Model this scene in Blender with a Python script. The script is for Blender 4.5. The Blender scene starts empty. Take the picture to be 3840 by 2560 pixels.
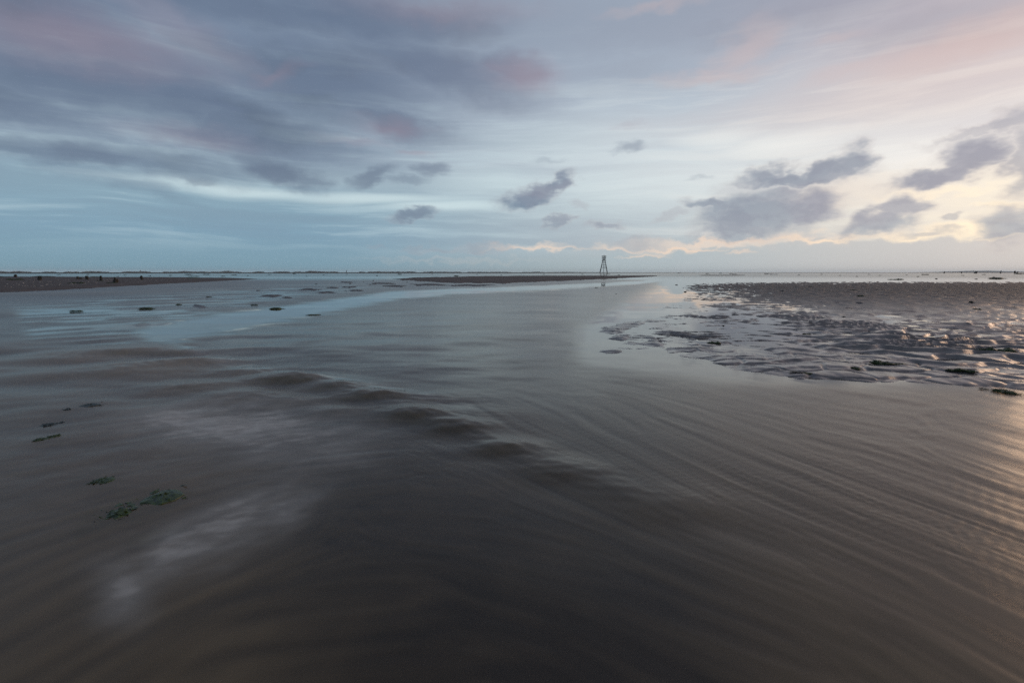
import bpy, math, random
import numpy as np
from mathutils import Vector

random.seed(7)
S = bpy.context.scene
COL = S.collection
R = math.radians

# ------------------------------------------------------------------ camera
EYE = 1.0                       # camera height above the water, metres
FMM = 17.0
PW, PH = 3840.0, 2560.0
FP = FMM / 36.0 * PW
PITCH = math.atan2(259.0, FP)
cam = bpy.data.cameras.new('camera')
cam.lens = FMM
cam.sensor_width = 36.0
cam.clip_start = 0.05
cam.clip_end = 60000.0
camo = bpy.data.objects.new('camera', cam)
COL.objects.link(camo)
camo.location = (0, 0, EYE)
camo.rotation_euler = (math.pi / 2 - PITCH, 0, 0)
S.camera = camo
CP, SP = math.cos(PITCH), math.sin(PITCH)


def pix_dir(x, y):
    """direction seen at a photograph pixel"""
    a = (x - PW / 2) / FP
    b = -(y - PH / 2) / FP
    return (a, CP + b * SP, b * CP - SP)


def pix_azel(x, y):
    d = pix_dir(x, y)
    return math.degrees(math.atan2(d[0], d[1])), math.degrees(math.atan2(d[2], math.hypot(d[0], d[1])))


def ground(x, y, z=0.0):
    d = pix_dir(x, y)
    t = (z - EYE) / d[2]
    return d[0] * t, d[1] * t


# ------------------------------------------------------------------ view
S.view_settings.view_transform = 'Standard'
S.view_settings.look = 'None'
S.view_settings.exposure = 0.10
S.view_settings.gamma = 1.0
S.view_settings.use_curve_mapping = False
S.render.engine = 'CYCLES'
S.cycles.use_denoising = False
S.cycles.max_bounces = 6
S.cycles.diffuse_bounces = 2
S.cycles.glossy_bounces = 3
S.cycles.transparent_max_bounces = 8
S.cycles.volume_bounces = 0
S.cycles.use_adaptive_sampling = True
S.cycles.adaptive_threshold = 0.008

SUN_AZ = 69.0
SUN_EL = 9.0


# ------------------------------------------------------------------ node helper
class NT:
    def __init__(s, tree):
        s.t = tree
        s.n = tree.nodes
        s.l = tree.links

    def node(s, kind, **kw):
        n = s.n.new(kind)
        for k, v in kw.items():
            setattr(n, k, v)
        return n

    def put(s, sock, v):
        if v is None:
            return
        if isinstance(v, bpy.types.NodeSocket):
            s.l.new(v, sock)
        else:
            if isinstance(v, (tuple, list)) and sock.type == 'RGBA' and len(v) == 3:
                v = tuple(v) + (1.0,)
            sock.default_value = v

    def math(s, op, a, b=None, c=None, clamp=False):
        n = s.node('ShaderNodeMath', operation=op, use_clamp=clamp)
        s.put(n.inputs[0], a)
        s.put(n.inputs[1], b)
        s.put(n.inputs[2], c)
        return n.outputs[0]

    def vmath(s, op, a, b=None, scale=None):
        n = s.node('ShaderNodeVectorMath', operation=op)
        s.put(n.inputs[0], a)
        if b is not None:
            s.put(n.inputs[1], b)
        if scale is not None:
            s.put(n.inputs['Scale'], scale)
        return n.outputs['Value'] if op in ('LENGTH', 'DOT_PRODUCT') else n.outputs[0]

    def maprange(s, v, a, b, c=0.0, d=1.0, smooth=True):
        n = s.node('ShaderNodeMapRange', interpolation_type='SMOOTHSTEP' if smooth else 'LINEAR')
        n.clamp = True
        s.put(n.inputs[0], v)
        for i, q in enumerate((a, b, c, d)):
            s.put(n.inputs[i + 1], q)
        return n.outputs[0]

    def mix(s, f, a, b, mode='MIX'):
        n = s.node('ShaderNodeMix', data_type='RGBA', blend_type=mode)
        s.put(n.inputs[0], f)
        s.put(n.inputs[6], a)
        s.put(n.inputs[7], b)
        return n.outputs[2]

    def mixf(s, f, a, b):
        n = s.node('ShaderNodeMix', data_type='FLOAT')
        s.put(n.inputs[0], f)
        s.put(n.inputs[2], a)
        s.put(n.inputs[3], b)
        return n.outputs[0]

    def noise(s, vec, scale=1.0, detail=3.0, rough=0.5, dist=0.0, color=False):
        n = s.node('ShaderNodeTexNoise')
        s.put(n.inputs['Vector'], vec)
        n.inputs['Scale'].default_value = scale
        n.inputs['Detail'].default_value = detail
        n.inputs['Roughness'].default_value = rough
        n.inputs['Distortion'].default_value = dist
        return n.outputs['Color'] if color else n.outputs['Fac']

    def ramp(s, f, stops, interp='LINEAR'):
        n = s.node('ShaderNodeValToRGB')
        r = n.color_ramp
        r.interpolation = interp
        while len(r.elements) < len(stops):
            r.elements.new(0.5)
        for e, (p, c) in zip(r.elements, sorted(stops, key=lambda q: q[0])):
            e.position = p
            e.color = tuple(c) + (1.0,) if len(c) == 3 else c
        s.put(n.inputs[0], f)
        return n.outputs[0]

    def attr(s, name):
        n = s.node('ShaderNodeAttribute', attribute_name=name)
        return n.outputs['Fac']


def lin(r, g, b):
    def f(c):
        c /= 255.0
        return c / 12.92 if c <= 0.04045 else ((c + 0.055) / 1.055) ** 2.4
    return (f(r), f(g), f(b))


# ------------------------------------------------------------------ world: dusk sky, cloud layers over a Nishita sky
world = bpy.data.worlds.new('World')
S.world = world
world.use_nodes = True
wt = world.node_tree
wt.nodes.clear()
N = NT(wt)
tc = N.node('ShaderNodeTexCoord').outputs['Generated']
dvec = N.vmath('NORMALIZE', tc)
sx = N.node('ShaderNodeSeparateXYZ')
N.put(sx.inputs[0], dvec)
az = N.math('MULTIPLY', N.math('ARCTAN2', sx.outputs[0], sx.outputs[1]), 180 / math.pi)
el_raw = N.math('MULTIPLY', N.math('ARCSINE', sx.outputs[2]), 180 / math.pi)
el = N.math('MAXIMUM', el_raw, 0.0)
cb = N.node('ShaderNodeCombineXYZ')
N.put(cb.inputs[0], az)
N.put(cb.inputs[1], el)
P = cb.outputs[0]


def muladd(vec, m, o):
    n = N.node('ShaderNodeVectorMath', operation='MULTIPLY_ADD')
    N.put(n.inputs[0], vec)
    N.put(n.inputs[1], m)
    N.put(n.inputs[2], o)
    return n.outputs[0]


def scaled(vec, sxx, syy, off=0.0):
    return muladd(vec, (sxx, syy, 1), (off, off * 0.7, off * 0.3))


def warp(vec, sxx, syy, ax, ay, off, detail=3.0, rough=0.55):
    c = N.noise(scaled(vec, sxx, syy, off), 1.0, detail, rough, 0.0, True)
    c = N.vmath('SUBTRACT', c, (0.5, 0.5, 0.5))
    c = N.vmath('MULTIPLY', c, (ax, ay, 0.0))
    return N.vmath('ADD', vec, c)


def blobs(vec, lst, soft=(1.25, 0.45)):
    """soft cloud masses: (px, py, rx, ry, tilt, weight) in photograph pixels, kept as azimuth and elevation"""
    acc = None
    turned = {}
    for (x, y, rx, ry, tilt, wgt) in lst:
        a, e = pix_azel(x, y)
        a1, e1 = pix_azel(x + 10, y)
        a2, e2 = pix_azel(x, y - 10)
        kx = math.hypot(a1 - a, e1 - e) / 10
        ky = math.hypot(a2 - a, e2 - e) / 10
        tilt = round(tilt / 10) * 10
        ct, st_ = math.cos(R(tilt)), math.sin(R(tilt))
        if tilt and tilt not in turned:
            n = N.node('ShaderNodeCombineXYZ')
            N.put(n.inputs[0], N.vmath('DOT_PRODUCT', vec, (ct, st_, 0)))
            N.put(n.inputs[1], N.vmath('DOT_PRODUCT', vec, (-st_, ct, 0)))
            turned[tilt] = n.outputs[0]
        v_ = turned[tilt] if tilt else vec
        ra, re = a * ct + e * st_, -a * st_ + e * ct
        ix, iy = 1 / (rx * kx), 1 / (ry * ky)
        d = N.vmath('LENGTH', muladd(v_, (ix, iy, 0), (-ra * ix, -re * iy, 0)))
        m = N.maprange(d, soft[0], soft[1], 0.0, wgt)
        acc = m if acc is None else N.math('MAXIMUM', acc, m)
    return acc


sunv = (math.sin(R(SUN_AZ)), math.cos(R(SUN_AZ)), 0)
hz = N.node('ShaderNodeCombineXYZ')
N.put(hz.inputs[0], sx.outputs[0])
N.put(hz.inputs[1], sx.outputs[1])
near_sun = N.vmath('DOT_PRODUCT', N.vmath('NORMALIZE', hz.outputs[0]), sunv)   # 1 at the sun's side, below 0 away from it
eln = N.math('DIVIDE', el, 45.0, clamp=True)
ramp_cool = N.ramp(eln, [(0.0, lin(122, 156, 172)), (0.09, lin(128, 160, 180)), (0.17, lin(140, 168, 184)), (0.26, lin(150, 168, 184)),
                         (0.45, lin(128, 144, 166)), (0.7, lin(112, 128, 150)), (1.0, lin(96, 112, 136))])
ramp_mid = N.ramp(eln, [(0.0, lin(172, 184, 186)), (0.07, lin(180, 190, 196)), (0.17, lin(196, 208, 213)), (0.27, lin(202, 212, 218)),
                        (0.45, lin(172, 184, 198)), (0.7, lin(148, 160, 178)), (1.0, lin(120, 134, 156))])
ramp_warm = N.ramp(eln, [(0.0, lin(206, 202, 196)), (0.05, lin(222, 214, 204)), (0.11, lin(254, 242, 224)), (0.24, lin(236, 230, 226)),
                         (0.40, lin(212, 198, 198)), (0.55, lin(182, 172, 182)), (0.8, lin(156, 156, 170)), (1.0, lin(130, 138, 156))])
base = N.mix(N.maprange(near_sun, -0.05, 0.66), ramp_cool, ramp_mid)
base = N.mix(N.maprange(near_sun, 0.60, 0.985), base, ramp_warm)

# two shared warps: slow billowing and fine ragged edges
def centred(c, ax, ay):
    return N.vmath('MULTIPLY', N.vmath('SUBTRACT', c, (0.5, 0.5, 0.5)), (ax, ay, 0.0))


W1 = N.noise(scaled(P, 0.07, 0.20, 23.0), 1.0, 1.0, 0.5, 0.0, True)
W2 = N.noise(scaled(P, 0.46, 0.80, 51.0), 1.0, 3.0, 0.50, 0.0, True)
W3 = N.noise(scaled(P, 0.10, 0.85, 77.0), 1.0, 2.0, 0.55, 0.0, True)
P_soft = N.vmath('ADD', N.vmath('ADD', P, centred(W1, 6.0, 1.8)), centred(W3, 2.5, 0.5))
P_deck = N.vmath('ADD', P_soft, centred(W2, 3.2, 1.6))
P_fine = N.vmath('ADD', N.vmath('ADD', P, centred(W2, 4.2, 2.7)), centred(W1, 1.2, 0.4))

# thin horizontal streaks of altostratus, kept low in the sky
st = N.noise(scaled(P_soft, 0.045, 0.60, 3.0), 1.0, 5.0, 0.60)
st = N.maprange(st, 0.34, 0.68, -1.0, 1.0)
st_env = N.math('MULTIPLY', N.maprange(el, 1.0, 5.0), N.maprange(el, 26.0, 12.0, 0.12, 1.0))
warmth = N.maprange(near_sun, 0.2, 0.95)
base = N.mix(N.math('MULTIPLY', N.math('MAXIMUM', st, 0.0), N.math('MULTIPLY', st_env, 0.40)), base, N.mix(warmth, lin(190, 212, 220), lin(246, 238, 230)))
base = N.mix(N.math('MULTIPLY', N.math('MAXIMUM', N.math('MULTIPLY', st, -1.0), 0.0), N.math('MULTIPLY', st_env, 0.28)), base, N.mix(warmth, lin(118, 138, 158), lin(200, 196, 204)))

# bright veils
D = 1 / 0.6125


def px(lst):
    return [(a * D, b * D, c * D, d * D, t, w) for (a, b, c, d, t, w) in lst]


bright = blobs(P_soft, px([(560, 432, 280, 15, 0, .8), (850, 452, 230, 14, 0, .9), (1060, 475, 160, 13, 0, .95), (1130, 420, 170, 30, 0, .6), (760, 410, 240, 30, 0, .25),
                           (1640, 318, 130, 22, 0, .75), (1800, 325, 170, 26, 0, .6),  (1500, 420, 260, 60, 0, .5),
                           (2050, 380, 200, 80, 0, .5), (1350, 330, 260, 60, 0, .35), (480, 130, 160, 26, -10, .2)]), (1.6, 0.1))
base = N.mix(N.math('MULTIPLY', bright, 0.85), base, N.mix(N.maprange(near_sun, 0.3, 0.95), lin(206, 224, 228), lin(250, 246, 240)))

# high mauve deck on the left and above
deck = blobs(P_deck, px([(200, 170, 460, 130, 0, 1), (480, 265, 400, 95, -10, 1), (60, 240, 260, 60, -10, .9), (720, 190, 340, 100, 0, .9), (1010, 165, 250, 74, -10, .95), (860, 50, 360, 60, 0, .9),
                         (500, 0, 500, 60, 0, .8), (80, 40, 330, 120, 0, .9), (900, 275, 150, 40, -10, .85), (1170, 160, 110, 46, 0, .9), (330, 368, 340, 42, 0, .72),
                         (120, 345, 300, 34, 0, .7), (240, 410, 260, 16, -10, .35), (1700, 30, 600, 110, 0, .5), (2200, 40, 300, 70, 0, .4), (1500, 160, 300, 60, 0, .25)]), (1.45, 0.2))
deck_n = N.noise(scaled(P_deck, 0.062, 0.17, 31.0), 1.0, 4.0, 0.55)
deck = N.math('MULTIPLY', deck, N.maprange(deck_n, 0.25, 0.48, 0.66, 1.0))
# outside the frame the same deck goes on, broken by the same noise
deck_out = N.math('MULTIPLY', N.maprange(el, 28.0, 44.0), N.maprange(deck_n, 0.40, 0.62, 0.1, 0.6))
deck_side = N.math('MULTIPLY', N.math('MULTIPLY', N.maprange(near_sun, -0.1, -0.5), N.maprange(el, 6.0, 14.0)), N.maprange(deck_n, 0.38, 0.58, 0.0, 0.8))
deck = N.math('MAXIMUM', deck, N.math('MAXIMUM', deck_out, deck_side))
deck_col = N.mix(N.maprange(near_sun, 0.0, 0.9), lin(98, 113, 137), lin(146, 148, 164))
deck_col = N.mix(N.maprange(deck_n, 0.48, 0.64), deck_col, N.mix(near_sun, lin(88, 102, 124), lin(140, 136, 152)))
base = N.mix(N.math('MULTIPLY', deck, 0.88), base, deck_col)

# pink light on the undersides
pk = blobs(P_deck, px([(180, 90, 260, 60, 0, .45), (420, 70, 160, 40, -20, .25), (1215, 175, 75, 34, 0, .5), (900, 290, 80, 18, 0, .40), (620, 170, 70, 14, 20, .30), (830, 320, 80, 10, 0, .25),
                       (1000, 20, 200, 30, 0, .3), (460, 320, 140, 20, 0, .25), (960, 350, 30, 8, 0, .35), (1450, 290, 40, 10, 0, .2)]), (1.9, 0.0))
base = N.mix(N.math('MULTIPLY', pk, 0.85), base, lin(158, 136, 148))
pw = blobs(P_deck, px([(2200, 110, 280, 50, 10, .7), (1700, 120, 80, 36, 30, .5), (1640, 172, 120, 14, 0, .5), (2020, 145, 180, 24, 10, .45), (1500, 20, 100, 12, 0, .35), (1920, 90, 60, 12, 0, .3), (2000, 230, 500, 50, 0, .3)]), (1.8, 0.0))
base = N.mix(N.math('MULTIPLY', pw, 0.72), base, lin(212, 184, 178))

# cloud bank along the horizon
bank_top = N.math('ADD', N.math('MULTIPLY', N.noise(scaled(P_fine, 0.20, 0.03, 81.0), 1.0, 3.0, 0.6), 3.4), N.maprange(near_sun, 0.45, 0.98, -0.2, 2.0))
bank = N.math('SUBTRACT', bank_top, el)
sil = N.math('MULTIPLY', N.maprange(bank, -0.9, 0.0), N.maprange(el, 1.6, 3.0))
glow = blobs(P_fine, px([(1640, 560, 220, 12, 0, .8), (1880, 548, 180, 14, 0, .9), (2150, 532, 100, 22, 0, 1.0), (2230, 520, 90, 20, 0, 1.0), (2260, 440, 240, 70, 0, .6),
                         (1540, 572, 100, 12, 0, .65), (1230, 570, 100, 8, 0, .5), (1420, 570, 60, 7, 0, .5), (1980, 440, 190, 40, 0, .55), (2300, 545, 70, 12, 0, .8), (1500, 585, 60, 5, 0, .4), (1040, 598, 200, 6, 0, .12)]), (1.5, 0.2))
base = N.mix(N.math('MULTIPLY', glow, 0.9), base, N.mix(N.maprange(near_sun, 0.75, 0.99), lin(236, 218, 202), lin(255, 243, 220)))
bank = N.math('MULTIPLY', N.maprange(bank, -0.10, 0.22), N.maprange(near_sun, 0.35, 0.75))
bank_col = N.mix(N.maprange(near_sun, 0.5, 0.98), lin(166, 184, 192), lin(204, 200, 198))
bank_col = N.mix(N.math('MULTIPLY', N.maprange(deck_n, 0.4, 0.65), 0.5), bank_col, N.mix(N.maprange(near_sun, 0.5, 0.98), lin(180, 192, 198), lin(216, 208, 204)))
base = N.mix(N.math('MULTIPLY', bank, 0.85), base, bank_col)

glow2 = blobs(P_fine, px([(1560, 574, 90, 5, 0, .8), (1680, 552, 100, 5, 0, .9), (1880, 548, 120, 5, 0, .95), (2110, 543, 80, 12, 0, 1), (2210, 530, 80, 18, 0, 1), (2300, 470, 60, 10, 0, .7), (2150, 440, 120, 10, 0, .5), (1240, 572, 100, 4, 0, .5), (1470, 590, 50, 3, 0, .5),
                           (1700, 582, 30, 4, 0, .5), (2290, 548, 50, 5, 0, .8), (1420, 574, 60, 4, 0, .5)]), (1.6, 0.2))
base = N.mix(glow2, base, N.mix(N.maprange(near_sun, 0.72, 0.96), lin(240, 216, 196), (1.15, 0.98, 0.72, 1)))

# low broken cumulus, dark against the glow
cu = blobs(P_fine, px([(1745, 490, 130, 50, 0, 1), (1640, 466, 64, 14, -10, .9), (1850, 480, 64, 40, 0, 1), (1690, 528, 84, 22, 0, .95), (1800, 450, 90, 20, 0, .8),
                     (2225, 360, 80, 36, 10, 1), (2180, 398, 120, 20, 10, 1), (2240, 305, 90, 14, 10, .6), (2325, 285, 60, 28, 0, .7), (2345, 370, 44, 70, 0, .75),
                     (2015, 512, 66, 26, 10, .95), (2062, 480, 48, 22, 10, .9), (2310, 515, 64, 42, 0, .85), (2175, 500, 20, 8, 0, .6), (2130, 535, 60, 9, 0, .6),
                     (1830, 410, 130, 17, 0, 1), (1950, 375, 54, 36, 20, 1), (1765, 402, 46, 22, 0, .9), (1890, 392, 60, 24, 10, 1),
                     (1215, 458, 56, 20, 10, 1), (1275, 428, 42, 17, 30, .95), (1238, 445, 44, 20, 20, .9), (950, 495, 50, 12, 10, .9), (1285, 510, 34, 11, 20, .7), (1390, 520, 34, 9, 0, .7),
                     (1335, 468, 22, 7, 0, .35), (1540, 490, 40, 8, 20, .4), (1460, 560, 60, 14, 0, .5), (1120, 572, 60, 9, 0, .5), (1000, 571, 60, 6, 0, .45), (865, 567, 20, 5, 0, .3), (1590, 532, 24, 7, 0, .4)]), (1.70, 0.45))
cu_col = N.mix(N.maprange(near_sun, 0.35, 0.95), lin(118, 136, 156), lin(158, 163, 174))
cu_col = N.mix(N.math('MULTIPLY', N.maprange(el, 8.0, 2.0), 0.6), cu_col, lin(180, 188, 194))
cu_col = N.mix(N.maprange(deck_n, 0.42, 0.62, 0.0, 0.4), cu_col, lin(176, 168, 178))
w2s = N.node('ShaderNodeSeparateColor')
N.put(w2s.inputs[0], W2)
cu_col = N.mix(N.maprange(w2s.outputs[2], 0.40, 0.60, 0.0, 0.35), cu_col, N.mix(near_sun, lin(96, 112, 134), lin(138, 138, 156)))
cu_col = N.mix(N.maprange(cu, 0.15, 0.8, 0.5, 0.0), cu_col, N.mix(near_sun, lin(150, 162, 176), lin(232, 214, 202)))
base = N.mix(N.math('MULTIPLY', cu, 0.94), base, cu_col)
cs = blobs(P_deck, px([(655, 392, 76, 28, -10, .95), (705, 408, 50, 24, -10, .7), (850, 402, 60, 14, 20, .75), (990, 390, 36, 15, 0, .7), (930, 408, 50, 8, 0, .45), (1445, 345, 34, 12, 0, .6),
                     (190, 360, 64, 20, 0, .55), (440, 410, 50, 9, 0, .4), (1600, 412, 30, 6, 0, .3), (1260, 372, 40, 8, 0, .3)]), (1.5, 0.3))
base = N.mix(N.math('MULTIPLY', cs, 0.85), base, N.mix(N.maprange(near_sun, 0.0, 0.8), lin(100, 114, 136), lin(130, 140, 158)))

# below the horizon the dome simply repeats the horizon colour
sky = N.node('ShaderNodeTexSky', sky_type='NISHITA')
sky.sun_disc = False
sky.sun_elevation = R(SUN_EL)
sky.sun_rotation = R(SUN_AZ)
sky.air_density = 1.0
sky.dust_density = 2.0
bg1 = N.node('ShaderNodeBackground')
N.put(bg1.inputs[0], sky.outputs[0])
bg1.inputs[1].default_value = 0.05
bg2 = N.node('ShaderNodeBackground')
N.put(bg2.inputs[0], base)
bg2.inputs[1].default_value = 1.0
mx = N.node('ShaderNodeMixShader')
mx.inputs[0].default_value = 0.95          # nearly all the sky is cloud
N.l.new(bg1.outputs[0], mx.inputs[1])
N.l.new(bg2.outputs[0], mx.inputs[2])
out = N.node('ShaderNodeOutputWorld')
N.l.new(mx.outputs[0], out.inputs[0])
world.cycles.sampling_method = 'NONE'
world.cycles.sample_map_resolution = 512

# ------------------------------------------------------------------ sun (veiled, low on the right)
sl = bpy.data.lights.new('sun', 'SUN')
sl.energy = 1.0
sl.angle = R(44)
sl.color = (1.0, 0.62, 0.36)
so = bpy.data.objects.new('sun', sl)
COL.objects.link(so)
sd = Vector((math.sin(R(SUN_AZ)) * math.cos(R(SUN_EL)), math.cos(R(SUN_AZ)) * math.cos(R(SUN_EL)), math.sin(R(SUN_EL))))
so.rotation_euler = sd.to_track_quat('Z', 'Y').to_euler()
so.location = (30, 30, 40)


# ------------------------------------------------------------------ noise in numpy
def _h(ix, iy, seed):
    v = (ix.astype(np.int64) * 374761393 + iy.astype(np.int64) * 668265263 + seed * 974634777) & 0x7fffffff
    v = ((v ^ (v >> 13)) * 1274126177) & 0x7fffffff
    v = (v ^ (v >> 16)) & 0xffff
    return v.astype(np.float32) / 65535.0


def gn(x, y, seed=0):
    """gradient noise about -1..1"""
    x0 = np.floor(x)
    y0 = np.floor(y)
    fx = (x - x0).astype(np.float32)
    fy = (y - y0).astype(np.float32)
    ux = fx * fx * fx * (fx * (fx * 6 - 15) + 10)
    uy = fy * fy * fy * (fy * (fy * 6 - 15) + 10)
    r = 0
    for dx in (0, 1):
        for dy in (0, 1):
            a = _h(x0 + dx, y0 + dy, seed) * (2 * np.pi)
            g = np.cos(a) * (fx - dx) + np.sin(a) * (fy - dy)
            w = (ux if dx else 1 - ux) * (uy if dy else 1 - uy)
            r = r + g * w
    return r * 1.5


def fbm(x, y, octs=4, seed=0, gain=0.5):
    r, a, t = 0, 1.0, 0
    for k in range(octs):
        r = r + a * gn(x * 2 ** k + 17.3 * k, y * 2 ** k - 9.1 * k, seed + k)
        t += a
        a *= gain
    return r / t


def sstep(a, b, v):
    t = np.clip((v - a) / (b - a), 0, 1)
    return t * t * (3 - 2 * t)


def worley(x, y, seed):
    """distance to nearest and second nearest feature point"""
    x0 = np.floor(x)
    y0 = np.floor(y)
    f1 = np.full(x.shape, 9.0, np.float32)
    f2 = np.full(x.shape, 9.0, np.float32)
    for dx in (-1, 0, 1):
        for dy in (-1, 0, 1):
            px_ = x0 + dx + 0.1 + 0.8 * _h(x0 + dx, y0 + dy, seed)
            py_ = y0 + dy + 0.1 + 0.8 * _h(x0 + dx, y0 + dy, seed + 5)
            d = np.hypot(x - px_, y - py_).astype(np.float32)
            f2 = np.minimum(f2, np.maximum(f1, d))
            f1 = np.minimum(f1, d)
    return f1, f2


def to_pix(X, Y):
    """photograph pixel of a point of the flat (z=0); points behind the camera get a far-off value"""
    Yc = np.maximum(Y, 0.02)
    dz = -EYE
    fwd = Yc * CP - dz * SP
    up = Yc * SP + dz * CP
    return PW / 2 + FP * X / fwd, PH / 2 - FP * up / fwd


def sdpoly(px_, py_, poly, ys=1.0):
    """signed distance to polygon, positive inside (photo pixels, y stretched by ys)"""
    n = len(poly)
    best = np.full(px_.shape, 1e9)
    ins = np.zeros(px_.shape, bool)
    yy = py_ * ys
    for i in range(n):
        ax, ay = poly[i][0], poly[i][1] * ys
        bx, by = poly[(i + 1) % n][0], poly[(i + 1) % n][1] * ys
        ex, ey = bx - ax, by - ay
        t = np.clip(((px_ - ax) * ex + (yy - ay) * ey) / (ex * ex + ey * ey + 1e-9), 0, 1)
        best = np.minimum(best, np.hypot(px_ - ax - t * ex, yy - ay - t * ey))
        if ay != by:
            c = ((ay > yy) != (by > yy)) & (px_ < (bx - ax) * (yy - ay) / (by - ay) + ax)
            ins ^= c
    return np.where(ins, best, -best)


def dline(px_, py_, pts, ys=1.0):
    best = np.full(px_.shape, 1e9)
    yy = py_ * ys
    for i in range(len(pts) - 1):
        ax, ay = pts[i][0], pts[i][1] * ys
        bx, by = pts[i + 1][0], pts[i + 1][1] * ys
        ex, ey = bx - ax, by - ay
        t = np.clip(((px_ - ax) * ex + (yy - ay) * ey) / (ex * ex + ey * ey + 1e-9), 0, 1)
        best = np.minimum(best, np.hypot(px_ - ax - t * ex, yy - ay - t * ey))
    return best


def sc(pts):
    return [(a * D, b * D) for a, b in pts]


BAR_L = sc([(-900, 633.5), (0, 634), (400, 635.5), (520, 637), (612, 640.5), (560, 644), (420, 650.5), (300, 657), (130, 667), (0, 672), (-300, 690), (-900, 700)])
BAR_M = sc([(880, 641), (960, 636), (1080, 633.5), (1250, 632), (1500, 632), (1524, 633.5), (1480, 637.5), (1380, 642), (1250, 647.5), (1150, 652), (1060, 651), (1000, 649), (940, 645)])
BAR_S = sc([(1595, 632.5), (1620, 630.5), (1700, 630), (1745, 631), (1700, 633), (1630, 633.8)])
FLAT_R = sc([(1560, 645), (1600, 641.5), (1750, 640), (3600, 640), (3600, 990), (2500, 930), (2352, 906), (2200, 893), (2050, 883), (1960, 882), (1850, 879), (1740, 866),
             (1640, 850), (1560, 832), (1480, 822), (1385, 815), (1380, 770), (1430, 738), (1500, 700), (1550, 675)])
ISL = [  # small sand islands in the shallows (display px): x, y, rx, ry, rise
    (1412, 757, 38, 11, .030), (1440, 748, 36, 10, .022), (1405, 808, 34, 6, .024), (1425, 775, 30, 9, .026), (1500, 788, 30, 9, .022), (1465, 742, 18, 4, .02),
    (1590, 802, 44, 13, .022), (1640, 790, 40, 9, .02), (1700, 826, 100, 13, .028), (1545, 765, 60, 8, .016),
    (620, 680, 26, 3.0, .040), (710, 665, 22, 2.4, .040), (748, 672, 24, 2.1, .040), (662, 685, 16, 1.8, .040), (768, 661, 16, 2.1, .040), (860, 655, 14, 2.1, .040), (820, 668, 22, 1.8, .040),
    (800, 648, 16, 1.5, .040), (880, 651, 26, 1.8, .040), (905, 656, 30, 2.1, .040), (810, 659, 20, 1.5, .040), (455, 704, 18, 3.0, .040), (980, 654, 50, 2.4, .040), (1080, 655, 60, 2.1, .040)]


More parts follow.
